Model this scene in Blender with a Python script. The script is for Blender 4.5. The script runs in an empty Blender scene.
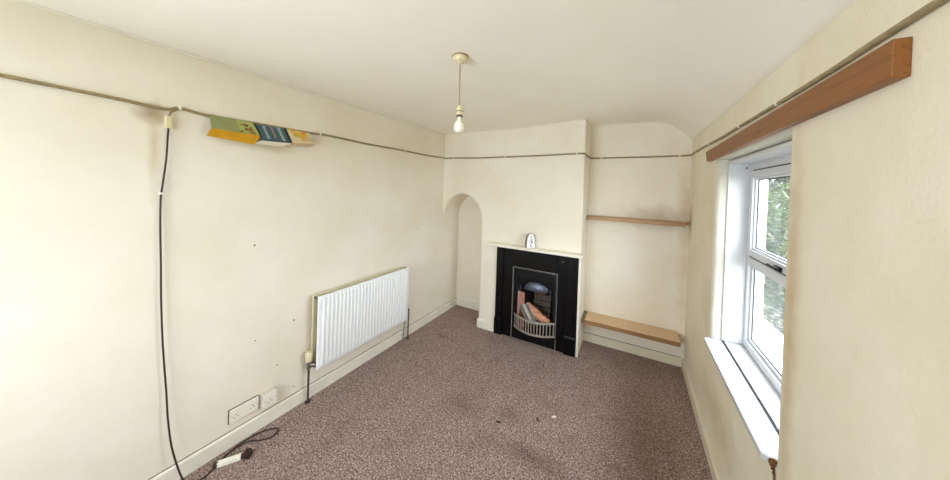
import bpy, bmesh, math, random
from mathutils import Vector, Matrix
random.seed(7)
sc = bpy.context.scene
COL = sc.collection
PI = math.pi

# ---------------------------------------------------------------- room measures (metres)
XL, XR, YB, YA, H = -2.195, 0.5, 3.056, 3.455, 2.4
XB = -0.441            # right corner of the chimney wall
YF = -1.1              # wall behind the viewer
WY0, WY1, WZ0, WZ1 = 1.475, 2.49, 0.725, 1.95     # window opening

# ---------------------------------------------------------------- helpers
def world_origin(o):
    v = Vector((0, 0, 0))
    while o is not None:
        v += o.location
        o = o.parent
    return v

def obj(name, bm, mat, parent=None, origin=None, smooth=None, bevel=None, facing=None):
    """bm is in world coordinates; the mesh is stored relative to the parent's (or its own) origin."""
    off = world_origin(parent) if parent else Vector(origin or (0, 0, 0))
    if facing is None:
        bmesh.ops.recalc_face_normals(bm, faces=bm.faces[:])
    else:
        bm.normal_update()
        for fc in bm.faces:
            if fc.normal.dot(facing(fc.calc_center_median())) < 0: fc.normal_flip()
    bmesh.ops.translate(bm, verts=bm.verts, vec=-off)
    me = bpy.data.meshes.new(name)
    bm.to_mesh(me)
    bm.free()
    o = bpy.data.objects.new(name, me)
    COL.objects.link(o)
    if mat is not None:
        for m in (mat if isinstance(mat, (list, tuple)) else [mat]):
            me.materials.append(m)
    if parent:
        o.parent = parent
    elif origin:
        o.location = origin
    if smooth:
        for p in me.polygons:
            p.use_smooth = max(abs(c) for c in p.normal) < .9995
        try:
            me.set_sharp_from_angle(angle=math.radians(smooth))
        except Exception:
            pass
    if bevel:
        md = o.modifiers.new('bevel', 'BEVEL')
        md.width = bevel
        md.segments = 2
        md.limit_method = 'ANGLE'
        md.angle_limit = math.radians(40)
    return o

def tag(o, label, cat, group=None, kind=None):
    o['label'] = label
    o['category'] = cat
    if group: o['group'] = group
    o['kind'] = kind or 'thing'
    return o

def thing(name, label, cat, loc, group=None):
    o = bpy.data.objects.new(name, None)
    COL.objects.link(o)
    o.location = loc
    o.empty_display_size = 0.05
    return tag(o, label, cat, group)

def struct(name, bm, mat, **k):
    o = obj(name, bm, mat, **k)
    o['kind'] = 'structure'
    return o

def BM():
    return bmesh.new()

def box(bm, x0, x1, y0, y1, z0, z1, M=None, mi=0):
    vs = [bm.verts.new(v) for v in ((x0,y0,z0),(x1,y0,z0),(x1,y1,z0),(x0,y1,z0),(x0,y0,z1),(x1,y0,z1),(x1,y1,z1),(x0,y1,z1))]
    for f in ((3,2,1,0),(4,5,6,7),(0,1,5,4),(1,2,6,5),(2,3,7,6),(3,0,4,7)):
        bm.faces.new([vs[i] for i in f]).material_index = mi
    if M is not None:
        bmesh.ops.transform(bm, matrix=M, verts=vs)
    return bm

def prism(bm, pts, ext, M=None):
    """closed polygon pts (3D) extruded by vector ext"""
    a = [bm.verts.new(p) for p in pts]
    b = [bm.verts.new(Vector(p) + Vector(ext)) for p in pts]
    n = len(pts)
    bm.faces.new(a[::-1]); bm.faces.new(b)
    for i in range(n):
        bm.faces.new((a[i], a[(i+1) % n], b[(i+1) % n], b[i]))
    if M is not None:
        bmesh.ops.transform(bm, matrix=M, verts=a+b)
    return bm

def slab(bm, p, t):
    """thin quad sheet with thickness t along its normal"""
    p = [Vector(q) for q in p]
    n = (p[1]-p[0]).cross(p[3]-p[0]).normalized()*t
    return prism(bm, p, n)

def lathe(bm, prof, c=(0,0,0), seg=28, M=None, cap=True):
    rings = []
    vs = []
    for r, z in prof:
        if r < 1e-5:
            v = bm.verts.new((c[0], c[1], c[2]+z)); rings.append([v]); vs.append(v)
        else:
            ring = [bm.verts.new((c[0]+r*math.cos(2*PI*i/seg), c[1]+r*math.sin(2*PI*i/seg), c[2]+z)) for i in range(seg)]
            rings.append(ring); vs += ring
    for a, b in zip(rings, rings[1:]):
        for i in range(seg):
            j = (i+1) % seg
            if len(a) == 1 and len(b) == 1: continue
            if len(a) == 1: bm.faces.new((a[0], b[j], b[i]))
            elif len(b) == 1: bm.faces.new((a[i], a[j], b[0]))
            else: bm.faces.new((a[i], a[j], b[j], b[i]))
    if cap:
        for r in (rings[0], rings[-1]):
            if len(r) > 1: bm.faces.new(r)
    if M is not None:
        bmesh.ops.transform(bm, matrix=M, verts=vs)
    return bm

def smooth_pts(pts, n=6):
    P = [Vector(p) for p in pts]
    P = [P[0]*2-P[1]] + P + [P[-1]*2-P[-2]]
    out = []
    for i in range(1, len(P)-2):
        a, b, c, d = P[i-1:i+3]
        for k in range(n):
            t = k/n
            out.append(0.5*((2*b)+(c-a)*t+(2*a-5*b+4*c-d)*t*t+(3*b-a-3*c+d)*t**3))
    out.append(P[-2])
    return out

def tube(bm, pts, r, seg=8):
    pts = [Vector(p) for p in pts]
    rings = []
    up = None
    for i, p in enumerate(pts):
        t = (pts[min(i+1, len(pts)-1)] - pts[max(i-1, 0)]).normalized()
        if up is None:
            up = t.orthogonal().normalized()
        up = (up - t*up.dot(t)).normalized()
        s = t.cross(up)
        rr = r[i] if isinstance(r, (list, tuple)) else r
        rings.append([bm.verts.new(p + up*rr*math.cos(2*PI*k/seg) + s*rr*math.sin(2*PI*k/seg)) for k in range(seg)])
    for a, b in zip(rings, rings[1:]):
        for k in range(seg):
            bm.faces.new((a[k], a[(k+1) % seg], b[(k+1) % seg], b[k]))
    bm.faces.new(rings[0][::-1]); bm.faces.new(rings[-1])
    return bm

def cyl(bm, a, b, r, seg=16):
    return tube(bm, [a, b], r, seg)

# ---------------------------------------------------------------- materials
def srgb(r, g, b):
    f = lambda c: (c/255/12.92) if c/255 <= .04045 else ((c/255+.055)/1.055)**2.4
    return (f(r), f(g), f(b), 1)

def nmat(name):
    m = bpy.data.materials.new(name)
    m.use_nodes = True
    nt = m.node_tree
    return m, nt, nt.nodes['Principled BSDF'], nt.nodes['Material Output']

def coords(nt):
    # world-fixed surface coordinates
    return nt.nodes.new('ShaderNodeTexCoord').outputs['Object']

def noise(nt, co, scale, detail=3, rough=.5):
    n = nt.nodes.new('ShaderNodeTexNoise')
    n.inputs['Scale'].default_value = scale
    n.inputs['Detail'].default_value = detail
    n.inputs['Roughness'].default_value = rough
    nt.links.new(co, n.inputs['Vector'])
    return n.outputs['Fac']

def ramp(nt, fac, stops):
    r = nt.nodes.new('ShaderNodeValToRGB')
    e = r.color_ramp.elements
    while len(e) < len(stops): e.new(.5)
    for el, (p, c) in zip(e, stops):
        el.position = p
        el.color = c if len(c) == 4 else (*c, 1)
    nt.links.new(fac, r.inputs['Fac'])
    return r.outputs['Color']

def mix(nt, a, b, fac, mode='MIX'):
    m = nt.nodes.new('ShaderNodeMix')
    m.data_type = 'RGBA'; m.blend_type = mode
    for s, v in ((m.inputs[0], fac), (m.inputs[6], a), (m.inputs[7], b)):
        if hasattr(v, 'links'): nt.links.new(v, s)
        elif s == m.inputs[0]: s.default_value = v
        else: s.default_value = v
    return m.outputs[2]

def mathn(nt, op, a, b=None, clamp=False):
    m = nt.nodes.new('ShaderNodeMath'); m.operation = op; m.use_clamp = clamp
    for i, v in enumerate((a, b)):
        if v is None: continue
        if hasattr(v, 'links'): nt.links.new(v, m.inputs[i])
        else: m.inputs[i].default_value = v
    return m.outputs[0]

def bump(nt, bs, h, strength=.3, dist=.002):
    b = nt.nodes.new('ShaderNodeBump')
    b.inputs['Strength'].default_value = strength
    b.inputs['Distance'].default_value = dist
    nt.links.new(h, b.inputs['Height'])
    nt.links.new(b.outputs['Normal'], bs.inputs['Normal'])

def blob(nt, co, c, rad, soft=1.0, wob=None):
    """mask 1 inside an ellipsoid of radii rad at c, falling off to 0"""
    s = nt.nodes.new('ShaderNodeVectorMath'); s.operation = 'SUBTRACT'
    nt.links.new(co, s.inputs[0]); s.inputs[1].default_value = c
    d = nt.nodes.new('ShaderNodeVectorMath'); d.operation = 'DIVIDE'
    nt.links.new(s.outputs[0], d.inputs[0]); d.inputs[1].default_value = rad
    l = nt.nodes.new('ShaderNodeVectorMath'); l.operation = 'LENGTH'
    nt.links.new(d.outputs[0], l.inputs[0])
    v = l.outputs['Value']
    if wob is not None:
        v = mathn(nt, 'ADD', v, mathn(nt, 'MULTIPLY', mathn(nt, 'SUBTRACT', wob, .5), 1.2))
    v = mathn(nt, 'SUBTRACT', 1.0, v)
    return mathn(nt, 'MULTIPLY', v, 1/soft, clamp=True)

def simple(name, col, rough=.5, metal=0, bumpy=None, spec=None, var=None, coat=None):
    m, nt, bs, out = nmat(name)
    bs.inputs['Base Color'].default_value = col
    bs.inputs['Roughness'].default_value = rough
    bs.inputs['Metallic'].default_value = metal
    if spec is not None: bs.inputs['Specular IOR Level'].default_value = spec
    if coat: bs.inputs['Coat Weight'].default_value = coat
    co = coords(nt)
    if var:
        sc_, amt = var
        n = noise(nt, co, sc_, 4)
        dark = tuple(c*(1-amt) for c in col[:3]) + (1,)
        nt.links.new(ramp(nt, n, [(.35, dark), (.65, col)]), bs.inputs['Base Color'])
    if bumpy:
        s, st, d = bumpy
        bump(nt, bs, noise(nt, co, s, 3), st, d)
    return m

def plaster(name, col, col2, bscale=120, bst=.35, bd=.0015, stains_and_shade=(), rough=.75, lump=.004):
    m, nt, bs, out = nmat(name)
    co = coords(nt)
    n1 = noise(nt, co, 2.2, 5, .6)
    c = ramp(nt, n1, [(.32, col2), (.62, col)])
    n2 = noise(nt, co, 14, 4, .6)
    c = mix(nt, c, col2, mathn(nt, 'MULTIPLY', mathn(nt, 'SUBTRACT', n2, .5, clamp=True), .9))
    wob = noise(nt, co, 9, 4, .6)
    for (cc, rad, colr, amt, soft) in stains_and_shade:
        k = blob(nt, co, cc, rad, soft, wob)
        c = mix(nt, c, colr, mathn(nt, 'MULTIPLY', k, amt))
    nt.links.new(c, bs.inputs['Base Color'])
    bs.inputs['Roughness'].default_value = rough
    bs.inputs['Specular IOR Level'].default_value = .25
    h = mathn(nt, 'ADD', mathn(nt, 'MULTIPLY', noise(nt, co, bscale, 2), bd),
              mathn(nt, 'MULTIPLY', noise(nt, co, 7, 3), lump))
    b = nt.nodes.new('ShaderNodeBump')
    b.inputs['Strength'].default_value = bst
    b.inputs['Distance'].default_value = 1.0
    nt.links.new(h, b.inputs['Height'])
    nt.links.new(b.outputs['Normal'], bs.inputs['Normal'])
    return m

CREAM = srgb(236, 231, 220); CREAM2 = srgb(230, 223, 206)
BROWN = srgb(120, 92, 50)
pock = [((XL, y, z), (.03, .007, .007), srgb(90, 70, 50), 1, .5) for y, z in ((1.089,.38),(1.197,.662),(1.211,.15),(.95,.62),(.93,1.27),(2.55,1.2))]
M_WL = plaster('cream_emulsion_left', CREAM, CREAM2, stains_and_shade=[
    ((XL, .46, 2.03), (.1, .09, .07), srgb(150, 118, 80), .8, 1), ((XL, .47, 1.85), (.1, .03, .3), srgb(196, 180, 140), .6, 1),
    ((XL, 1.0, 1.93), (.1, .3, .04), srgb(196, 176, 130), .5, 1)] + pock)  # last band before the pocks: tan tone along the foot of the leaflets
M_WB = plaster('cream_emulsion_chimney', CREAM, CREAM2)
M_WA = plaster('cream_emulsion_alcove', CREAM, CREAM2, stains_and_shade=[
    ((.24, YA, 1.46), (.36, .1, .16), srgb(150, 122, 80), .62, 1.4), ((.48, YA, 1.6), (.13, .1, .5), srgb(182, 154, 106), .55, 1.3),
    ((.48, YA, 1.0), (.08, .1, .6), srgb(196, 174, 134), .5, 1.3)])  # the two right-corner entries paint the corner's shade into the wall colour
M_WR = plaster('cream_emulsion_window_wall', srgb(233, 227, 210), srgb(224, 215, 190), bscale=60, bst=.6, bd=.003, stains_and_shade=[
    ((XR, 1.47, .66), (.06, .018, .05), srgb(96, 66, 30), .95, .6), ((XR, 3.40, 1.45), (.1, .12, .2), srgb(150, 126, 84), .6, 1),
    ((XR, 2.3, .35), (.1, .5, .2), srgb(190, 178, 134), .6, 1), ((XR, 1.41, 1.2), (.1, .075, 1.1), srgb(184, 158, 106), .6, 1)])  # tall tan entry: shade on the rounded near jamb edge, painted in
M_REV = plaster('white_textured_reveal', srgb(208, 207, 198), srgb(194, 192, 178), bscale=45, bst=.9, bd=.004)
M_CEIL = plaster('ceiling_emulsion', srgb(246, 243, 234), srgb(243, 239, 228), bscale=70, bst=.3, lump=.006)
M_SKIRT = simple('white_gloss_paint', srgb(235, 232, 220), .35, bumpy=(18, .2, .003), var=(12, .06))
M_SKIRT2 = simple('scuffed_cream_gloss', srgb(226, 219, 198), .4, bumpy=(18, .2, .003), var=(8, .08))
M_RAD = simple('radiator_white_enamel', srgb(238, 242, 246), .3, var=(6, .02))
M_RADB = simple('shaded_back_enamel', srgb(214, 206, 176), .45, var=(10, .1))  # olive tone carries the back panel's shade in its colour
M_PVC = simple('white_upvc', srgb(208, 211, 216), .35)
M_PVCW = simple('weathered_upvc', srgb(230, 230, 226), .35, var=(20, .06))
M_GASKET = simple('black_gasket', srgb(38, 38, 38), .7)
M_SILL = simple('white_painted_sill', srgb(198, 201, 208), .3, bumpy=(30, .25, .003), var=(9, .05))
M_BLACK = simple('black_painted_iron', srgb(5, 5, 7), .3, spec=.25, bumpy=(60, .15, .002), var=(14, .5))
M_IRON = simple('cast_iron_matt', srgb(9, 9, 10), .45, .1, spec=.25, bumpy=(90, .3, .002))
M_SOOT = simple('sooty_brick', srgb(34, 28, 26), .95, bumpy=(30, .7, .01), var=(12, .5))
M_HOOD = simple('polished_steel_hood', srgb(96, 102, 118), .36, .9, bumpy=(25, .2, .003), var=(9, .35))
M_GRATE = simple('aged_brass_grate', srgb(186, 178, 168), .42, .5, bumpy=(80, .3, .002), var=(40, .3))
M_FIREBRICK = simple('pink_firebrick', srgb(196, 140, 128), .9, bumpy=(60, .5, .003), var=(25, .35))
M_ASHBRICK = simple('grey_firebrick', srgb(120, 108, 100), .9, bumpy=(60, .5, .003), var=(30, .4))
M_CORD = simple('black_rubber_cord', srgb(52, 28, 22), .6)
M_CABLE = simple('grey_brown_cable', srgb(158, 142, 104), .5, var=(40, .3))
M_CLIP = simple('white_plastic', srgb(236, 234, 222), .35)
M_IVORY = simple('aged_ivory_plastic', srgb(222, 212, 176), .35, var=(30, .06))
M_DARK = simple('dark_slot', srgb(40, 38, 38), .7)
M_CHROME = simple('dull_chrome', srgb(150, 146, 140), .3, .9)
M_COPPER = simple('brown_painted_pipe', srgb(92, 74, 66), .45, .3, var=(50, .3))
M_BRASS = simple('old_brass', srgb(140, 118, 70), .35, .8)
M_RUST = simple('rotten_sill_end', srgb(112, 74, 36), .9, bumpy=(120, .8, .004), var=(90, .5))

def wood(name, a, b, axis='X', rough=.45, knots=()):
    m, nt, bs, out = nmat(name)
    co = coords(nt)
    mp = nt.nodes.new('ShaderNodeMapping')
    s = {'X': (1.2, 22, 22), 'Y': (22, 1.2, 22), 'Z': (22, 22, 1.2)}[axis]
    mp.inputs['Scale'].default_value = s
    nt.links.new(co, mp.inputs['Vector'])
    n = noise(nt, mp.outputs['Vector'], 2.4, 6, .65)
    c = ramp(nt, n, [(.3, a), (.55, b), (.75, a)])
    c = mix(nt, c, a, mathn(nt, 'MULTIPLY', noise(nt, co, 6, 3), .4))
    for kc, kr in knots:
        c = mix(nt, c, tuple(v*.35 for v in a[:3]) + (1,), blob(nt, co, kc, kr, .6))
    nt.links.new(c, bs.inputs['Base Color'])
    bs.inputs['Roughness'].default_value = rough
    bump(nt, bs, n, .15, .002)
    return m
M_SHELF = wood('shelf_pine', srgb(150, 116, 82), srgb(182, 146, 108))
M_BENCH = wood('low_shelf_pine', srgb(196, 164, 126), srgb(220, 192, 156))
M_BATTEN = wood('varnished_batten', srgb(112, 68, 26), srgb(148, 94, 44), 'Y',
                knots=[((XR-.03, 2.05, 2.03), (.03, .02, .012)), ((XR-.03, 1.6, 2.02), (.03, .03, .014))])
M_LOG = wood('split_log', srgb(160, 84, 48), srgb(220, 172, 142))

def carpet():
    m, nt, bs, out = nmat('speckled_brown_carpet')
    co = coords(nt)
    v = nt.nodes.new('ShaderNodeTexVoronoi'); v.inputs['Scale'].default_value = 190
    nt.links.new(co, v.inputs['Vector'])
    sp = nt.nodes.new('ShaderNodeSeparateColor'); nt.links.new(v.outputs['Color'], sp.inputs[0])
    c = ramp(nt, sp.outputs[0], [(0, srgb(76, 54, 50)), (.25, srgb(120, 99, 93)), (.55, srgb(146, 125, 118)), (.8, srgb(176, 156, 148)), (.95, srgb(222, 206, 199))])
    n = noise(nt, co, 95, 3, .7)
    c = mix(nt, c, ramp(nt, n, [(.38, srgb(70, 50, 46)), (.5, srgb(138, 117, 110)), (.62, srgb(212, 194, 186))]), .5)
    n2 = noise(nt, co, 5, 4, .6)
    c = mix(nt, c, srgb(104, 80, 70), mathn(nt, 'MULTIPLY', mathn(nt, 'SUBTRACT', n2, .5, clamp=True), 1.3))
    wob = noise(nt, co, 10, 4, .6)
    for cc, rad, colr, amt, soft in [
        ((-.93, 2.93, 0), (.27, .16, .1), srgb(150, 140, 134), .55, .8),
        ((-1.1, 1.9, 0), (.2, .15, .1), srgb(96, 72, 56), .4, 1), ((-.75, 2.0, 0), (.12, .1, .1), srgb(110, 88, 72), .5, 1),
        ((-1.85, 2.64, 0), (.09, .06, .1), srgb(100, 78, 58), .5, 1), ((.1, 2.2, 0), (.3, .9, .1), srgb(92, 62, 40), .5, 1),  # large window-side entry: shade under the sill painted into the carpet
        ((-.5, 1.75, 0), (.35, .1, .1), srgb(76, 56, 46), .5, 1)]:
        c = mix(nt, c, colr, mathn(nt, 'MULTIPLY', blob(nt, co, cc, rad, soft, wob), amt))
    nt.links.new(c, bs.inputs['Base Color'])
    bs.inputs['Roughness'].default_value = 1
    bs.inputs['Specular IOR Level'].default_value = .1
    bump(nt, bs, n, .9, .008)
    return m
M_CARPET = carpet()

def glass():
    m, nt, bs, out = nmat('window_glass')
    nt.nodes.remove(bs)
    t = nt.nodes.new('ShaderNodeBsdfTransparent'); t.inputs[0].default_value = (.96, .98, .97, 1)
    g = nt.nodes.new('ShaderNodeBsdfGlossy'); g.inputs['Roughness'].default_value = .02
    lw = nt.nodes.new('ShaderNodeLayerWeight'); lw.inputs[0].default_value = .5
    pw = mathn(nt, 'ADD', mathn(nt, 'MULTIPLY', mathn(nt, 'POWER', lw.outputs['Facing'], 5.0), .9), .03)
    mx = nt.nodes.new('ShaderNodeMixShader')
    nt.links.new(pw, mx.inputs[0]); nt.links.new(t.outputs[0], mx.inputs[1]); nt.links.new(g.outputs[0], mx.inputs[2])
    nt.links.new(mx.outputs[0], out.inputs['Surface'])
    return m
M_GLASS = glass()
M_BULB = simple('pearl_bulb_glass', srgb(236, 236, 226), .25)

# ---------------------------------------------------------------- setting
# floor
bm = BM(); box(bm, XL-.1, XR+.06, YF-.1, YA+.1, -.12, 0)
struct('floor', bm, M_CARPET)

# ceiling: slightly sagging sheet, turned down in a soft cove along the window wall
def ceil_z(x, y):
    z = H
    t = min(max((x+1.4)/.9, 0), 1); z += .028*t*t*(3-2*t)
    t = min(max((y-2.6)/.8, 0), 1); z += .028*t*t*(3-2*t)*min(max((x+.9)/.4, 0), 1)
    c = XR-.4
    if x > c:
        z -= (z-2.236)*min((x-c)/.4, 1)**2.4
    return z
bm = BM()
xs = [XL-.12+i*.1 for i in range(24)] + [.0+i*.02 for i in range(25)] + [.5, .54]
ys = [YF-.1+i*(YA+.2-YF)/40 for i in range(41)]
g = [[bm.verts.new((x, y, ceil_z(x, y))) for y in ys] for x in xs]
for i in range(len(xs)-1):
    for j in range(len(ys)-1):
        bm.faces.new((g[i][j], g[i+1][j], g[i+1][j+1], g[i][j+1]))
box(bm, XL-.12, XR+.25, YF-.1, YA+.15, 2.50, 2.6)
struct('ceiling', bm, M_CEIL, smooth=60)

# left wall
bm = BM(); box(bm, XL-.15, XL, YF-.1, YA+.1, -.1, 2.6)
struct('wall_left', bm, M_WL)
# small painted fillet in the corner of wall and ceiling
bm = BM()
tube(bm, smooth_pts([(XL+.004, YF, 2.394), (XL+.004, 0, 2.396), (XL+.005, 1, 2.394), (XL+.004, 2, 2.396), (XL+.004, YB+.01, 2.395)]), .009, 8)
struct('trim_1', bm, M_SKIRT, smooth=60)
# wall behind the viewer with an unseen window added for fill light
QX0, QX1, QZ0, QZ1 = -1.9, -.4, .9, 2.1
bm = BM()
box(bm, XL-.1, QX0, YF-.15, YF, -.1, 2.6); box(bm, QX1, XR+.25, YF-.15, YF, -.1, 2.6)
box(bm, QX0, QX1, YF-.15, YF, -.1, QZ0); box(bm, QX0, QX1, YF-.15, YF, QZ1, 2.6)
struct('wall_front', bm, M_WB)
# alcove / niche back wall
bm = BM(); box(bm, XL-.1, XR+.25, YA, YA+.15, -.1, 2.6)
struct('wall_back', bm, M_WA)

# chimney wall with the arched niche at its left and the hearth opening
AX, AW, AZ, AH, JX = -1.905, .29, 1.275, .344, -1.615
FX0, FX1, FZ = -1.165, -.68, .79
bm = BM()
R = .03
path = [((JX, z), (1, 0)) for z in (-.05, .4, .8, 1.1, AZ)]
NA = 36
for i in range(1, NA+1):
    a = PI*i/NA
    n = Vector((math.cos(a)/AW, math.sin(a)/AH)).normalized()
    path.append(((AX+AW*math.cos(a), AZ+AH*math.sin(a)), (n.x, n.y)))
loops = []
for (px, pz), (nx, nz) in path:
    row = []
    for k in range(6):
        a = PI/2*k/5
        o_ = R*(1-math.sin(a)); d = R*(1-math.cos(a))
        row.append(bm.verts.new((px+nx*o_, YB+d, pz+nz*o_)))
    row.append(bm.verts.new((px, YA+.01, pz)))
    loops.append(row)
for a, b in zip(loops, loops[1:]):
    for k in range(len(a)-1):
        bm.faces.new((a[k], a[k+1], b[k+1], b[k]))
TOP = 2.5
prev = None
for i, row in enumerate(loops[4:]):
    v = row[0]; t = bm.verts.new((v.co.x, YB, TOP))
    if prev: bm.faces.new((prev[0], prev[1], t, v))
    prev = (v, t)
def rect(bm, x0, x1, z0, z1, y):
    v = [bm.verts.new(p) for p in ((x0,y,z0),(x1,y,z0),(x1,y,z1),(x0,y,z1))]
    bm.faces.new(v)
JR = JX+R
xe = XB-.012
rect(bm, JR, FX0, -.05, TOP, YB); rect(bm, FX0, FX1, FZ, TOP, YB); rect(bm, FX1, xe, -.05, TOP, YB)
pr = [(xe+.012*math.sin(PI/2*k/5), YB+.012*(1-math.cos(PI/2*k/5))) for k in range(6)] + [(XB, YA+.01)]
for (x0, y0), (x1, y1) in zip(pr, pr[1:]):
    v = [bm.verts.new(p) for p in ((x0,y0,-.05),(x1,y1,-.05),(x1,y1,TOP),(x0,y0,TOP))]
    bm.faces.new(v)
bmesh.ops.remove_doubles(bm, verts=bm.verts, dist=1e-5)
struct('wall_chimney', bm, M_WB, smooth=50,
       facing=lambda c: Vector((1, 0, 0)) if c.x > xe-.001 and c.y > YB+.001 else Vector((-1.9, 2, 1.0))-c)

# window wall: face and rounded textured reveal
def ring_pts(y0, y1, z0, z1, n=14):
    P = []
    cs = [(y0,z0),(y1,z0),(y1,z1),(y0,z1)]
    for i in range(4):
        a, b = cs[i], cs[(i+1) % 4]
        for k in range(n):
            P.append((a[0]+(b[0]-a[0])*k/n, a[1]+(b[1]-a[1])*k/n))
    return P
def off_rect(o_): return ring_pts(WY0-o_, WY1+o_, WZ0-o_, WZ1+o_)
bm = BM()
RR = .03
rows = []
for k in range(7):
    a = PI/2*k/6
    rows.append([bm.verts.new((XR+RR*(1-math.cos(a)), y, z)) for y, z in off_rect(RR*(1-math.sin(a)))])
rows.append([bm.verts.new((XR+.066, y, z)) for y, z in off_rect(0)])
rows.append([bm.verts.new((XR+.26, y, z)) for y, z in off_rect(0)])
N = len(rows[0])
for r_, (a, b) in enumerate(zip(rows, rows[1:])):
    for i in range(N):
        bm.faces.new((a[i], a[(i+1) % N], b[(i+1) % N], b[i])).material_index = 1 if r_ >= 2 else 0
y0, y1, z0, z1 = WY0-RR, WY1+RR, WZ0-RR, WZ1+RR
def rx(bm, ya, yb, za, zb, x=XR):
    bm.faces.new([bm.verts.new(p) for p in ((x,ya,za),(x,yb,za),(x,yb,zb),(x,ya,zb))])
rx(bm, YF-.05, y0, -.05, TOP); rx(bm, y1, YA+.05, -.05, TOP); rx(bm, y0, y1, -.05, z0); rx(bm, y0, y1, z1, TOP)
e = .004
box(bm, XR+.004, XR+.255, YF-.1, WY0-RR-e, -.6, 2.6); box(bm, XR+.004, XR+.255, WY1+RR+e, YA+.15, -.6, 2.6)
box(bm, XR+.004, XR+.255, WY0-RR-e, WY1+RR+e, -.6, WZ0-RR-e); box(bm, XR+.004, XR+.255, WY0-RR-e, WY1+RR+e, WZ1+RR+e, 2.6)
struct('wall_right', bm, [M_WR, M_REV], smooth=45,
       facing=lambda c: Vector((0, 1.98, 1.33))-c)

# skirting boards (moulded top edge)
def skirt_profile(h, t):
    return [(0, 0), (t, 0), (t, h*.92), (t*.6, h), (0, h)]
def skirt(bm, a, b, nrm, h=.095, t=.018):
    a = Vector(a); b = Vector(b); n = Vector(nrm)
    prism(bm, [a+n*u+Vector((0,0,v)) for u, v in skirt_profile(h, t)], b-a)
def dark_joint(bm, *b):
    box(bm, *b, mi=1)
M_JOINT = simple('open_joint', srgb(120, 108, 92), .9)
bm = BM(); skirt(bm, (XL, YF, 0), (XL, YA, 0), (1, 0, 0), .095)
dark_joint(bm, XL+.0005, XL+.005, YF, YA, .0945, .0975)
struct('baseboard_left', bm, [M_SKIRT, M_JOINT])
bm = BM()
skirt(bm, (XL+.018, YA, 0), (JX, YA, 0), (0, -1, 0), .11, .015)
skirt(bm, (JX-.0, YB, 0), (-1.385, YB, 0), (0, -1, 0), .105, .022)
struct('baseboard_chimney', bm, M_SKIRT, bevel=.004)
bm = BM(); skirt(bm, (XB, YA, 0), (XR, YA, 0), (0, -1, 0), .086, .02)
dark_joint(bm, XB+.001, XR-.02, YA-.006, YA-.0005, .0855, .090)
struct('baseboard_back', bm, [M_SKIRT2, M_JOINT])
bm = BM(); skirt(bm, (XR, YF, 0), (XR, YA-.02, 0), (-1, 0, 0), .088, .02)
struct('baseboard_right', bm, M_SKIRT2)
# white painted lining strips either side of the black fire surround
bm = BM(); box(bm, -.458, XB+.004, YB-.012, YB+.02, 0, 1.03)
struct('trim_2', bm, M_SKIRT, bevel=.003)

# ---------------------------------------------------------------- window
FXI, FXO = .668, .735     # inner and outer face of the fixed frame
def frame_rect(bm, x0, x1, y0, y1, z0, z1, wy, wz0, wz1=None):
    wz1 = wz1 or wz0
    box(bm, x0, x1, y0, y0+wy, z0, z1); box(bm, x0, x1, y1-wy, y1, z0, z1)
    box(bm, x0, x1, y0+wy, y1-wy, z0, z0+wz0); box(bm, x0, x1, y0+wy, y1-wy, z1-wz1, z1)
win = bpy.data.objects.new('window_1', None); COL.objects.link(win)
win.location = (FXI, (WY0+WY1)/2, WZ0); win['kind'] = 'structure'
fz0, fz1, tz = .735, 1.925, 1.30
bm = BM()
frame_rect(bm, FXI, FXO, WY0, WY1, fz0, fz1, .042, .045)
box(bm, FXI, FXO, WY0+.042, WY1-.042, tz-.028, tz+.022)
obj('window_frame', bm, M_PVC, win, bevel=.005)
bm = BM()     # stepped bead round the fixed lower light
frame_rect(bm, FXI+.016, FXO-.02, WY0+.042, WY1-.042, fz0+.045, tz-.028, .018, .018)
obj('glazing_bead', bm, M_PVC, win, bevel=.004)
bm = BM(); frame_rect(bm, FXI+.026, FXI+.030, WY0+.060, WY1-.060, fz0+.063, tz-.046, .005, .005)
obj('glazing_seal', bm, M_GASKET, win)
bm = BM(); box(bm, FXI+.034, FXI+.038, WY0+.055, WY1-.055, fz0+.058, tz-.04)
obj('pane', bm, M_GLASS, win)
# opening top light
sy0, sy1, sz0, sz1 = WY0+.050, WY1-.050, tz+.034, fz1-.053
bm = BM(); frame_rect(bm, FXI+.006, FXI+.012, WY0+.040, WY1-.040, tz+.020, fz1-.043, .012, .012)
obj('rubber_seal', bm, M_GASKET, win)
bm = BM()
frame_rect(bm, FXI-.008, FXO-.012, sy0, sy1, sz0, sz1, .040, .042)
frame_rect(bm, FXI+.004, FXO-.02, sy0+.040, sy1-.040, sz0+.042, sz1-.042, .012, .012)
sash = obj('top_hung_sash', bm, M_PVC, win, bevel=.004)
bm = BM(); frame_rect(bm, FXI+.016, FXI+.02, sy0+.051, sy1-.051, sz0+.053, sz1-.053, .005, .006)
obj('sash_seal', bm, M_GASKET, sash)
bm = BM(); box(bm, FXI+.024, FXI+.028, sy0+.05, sy1-.05, sz0+.05, sz1-.05)
obj('sash_pane', bm, M_GLASS, sash)
bm = BM()
box(bm, FXI-.02, FXI-.008, 1.955, 2.02, sz0+.004, sz0+.026); box(bm, FXI-.032, FXI-.02, 1.96, 2.075, sz0+.008, sz0+.021)
obj('window_handle', bm, M_IRON, sash, bevel=.002)
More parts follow.
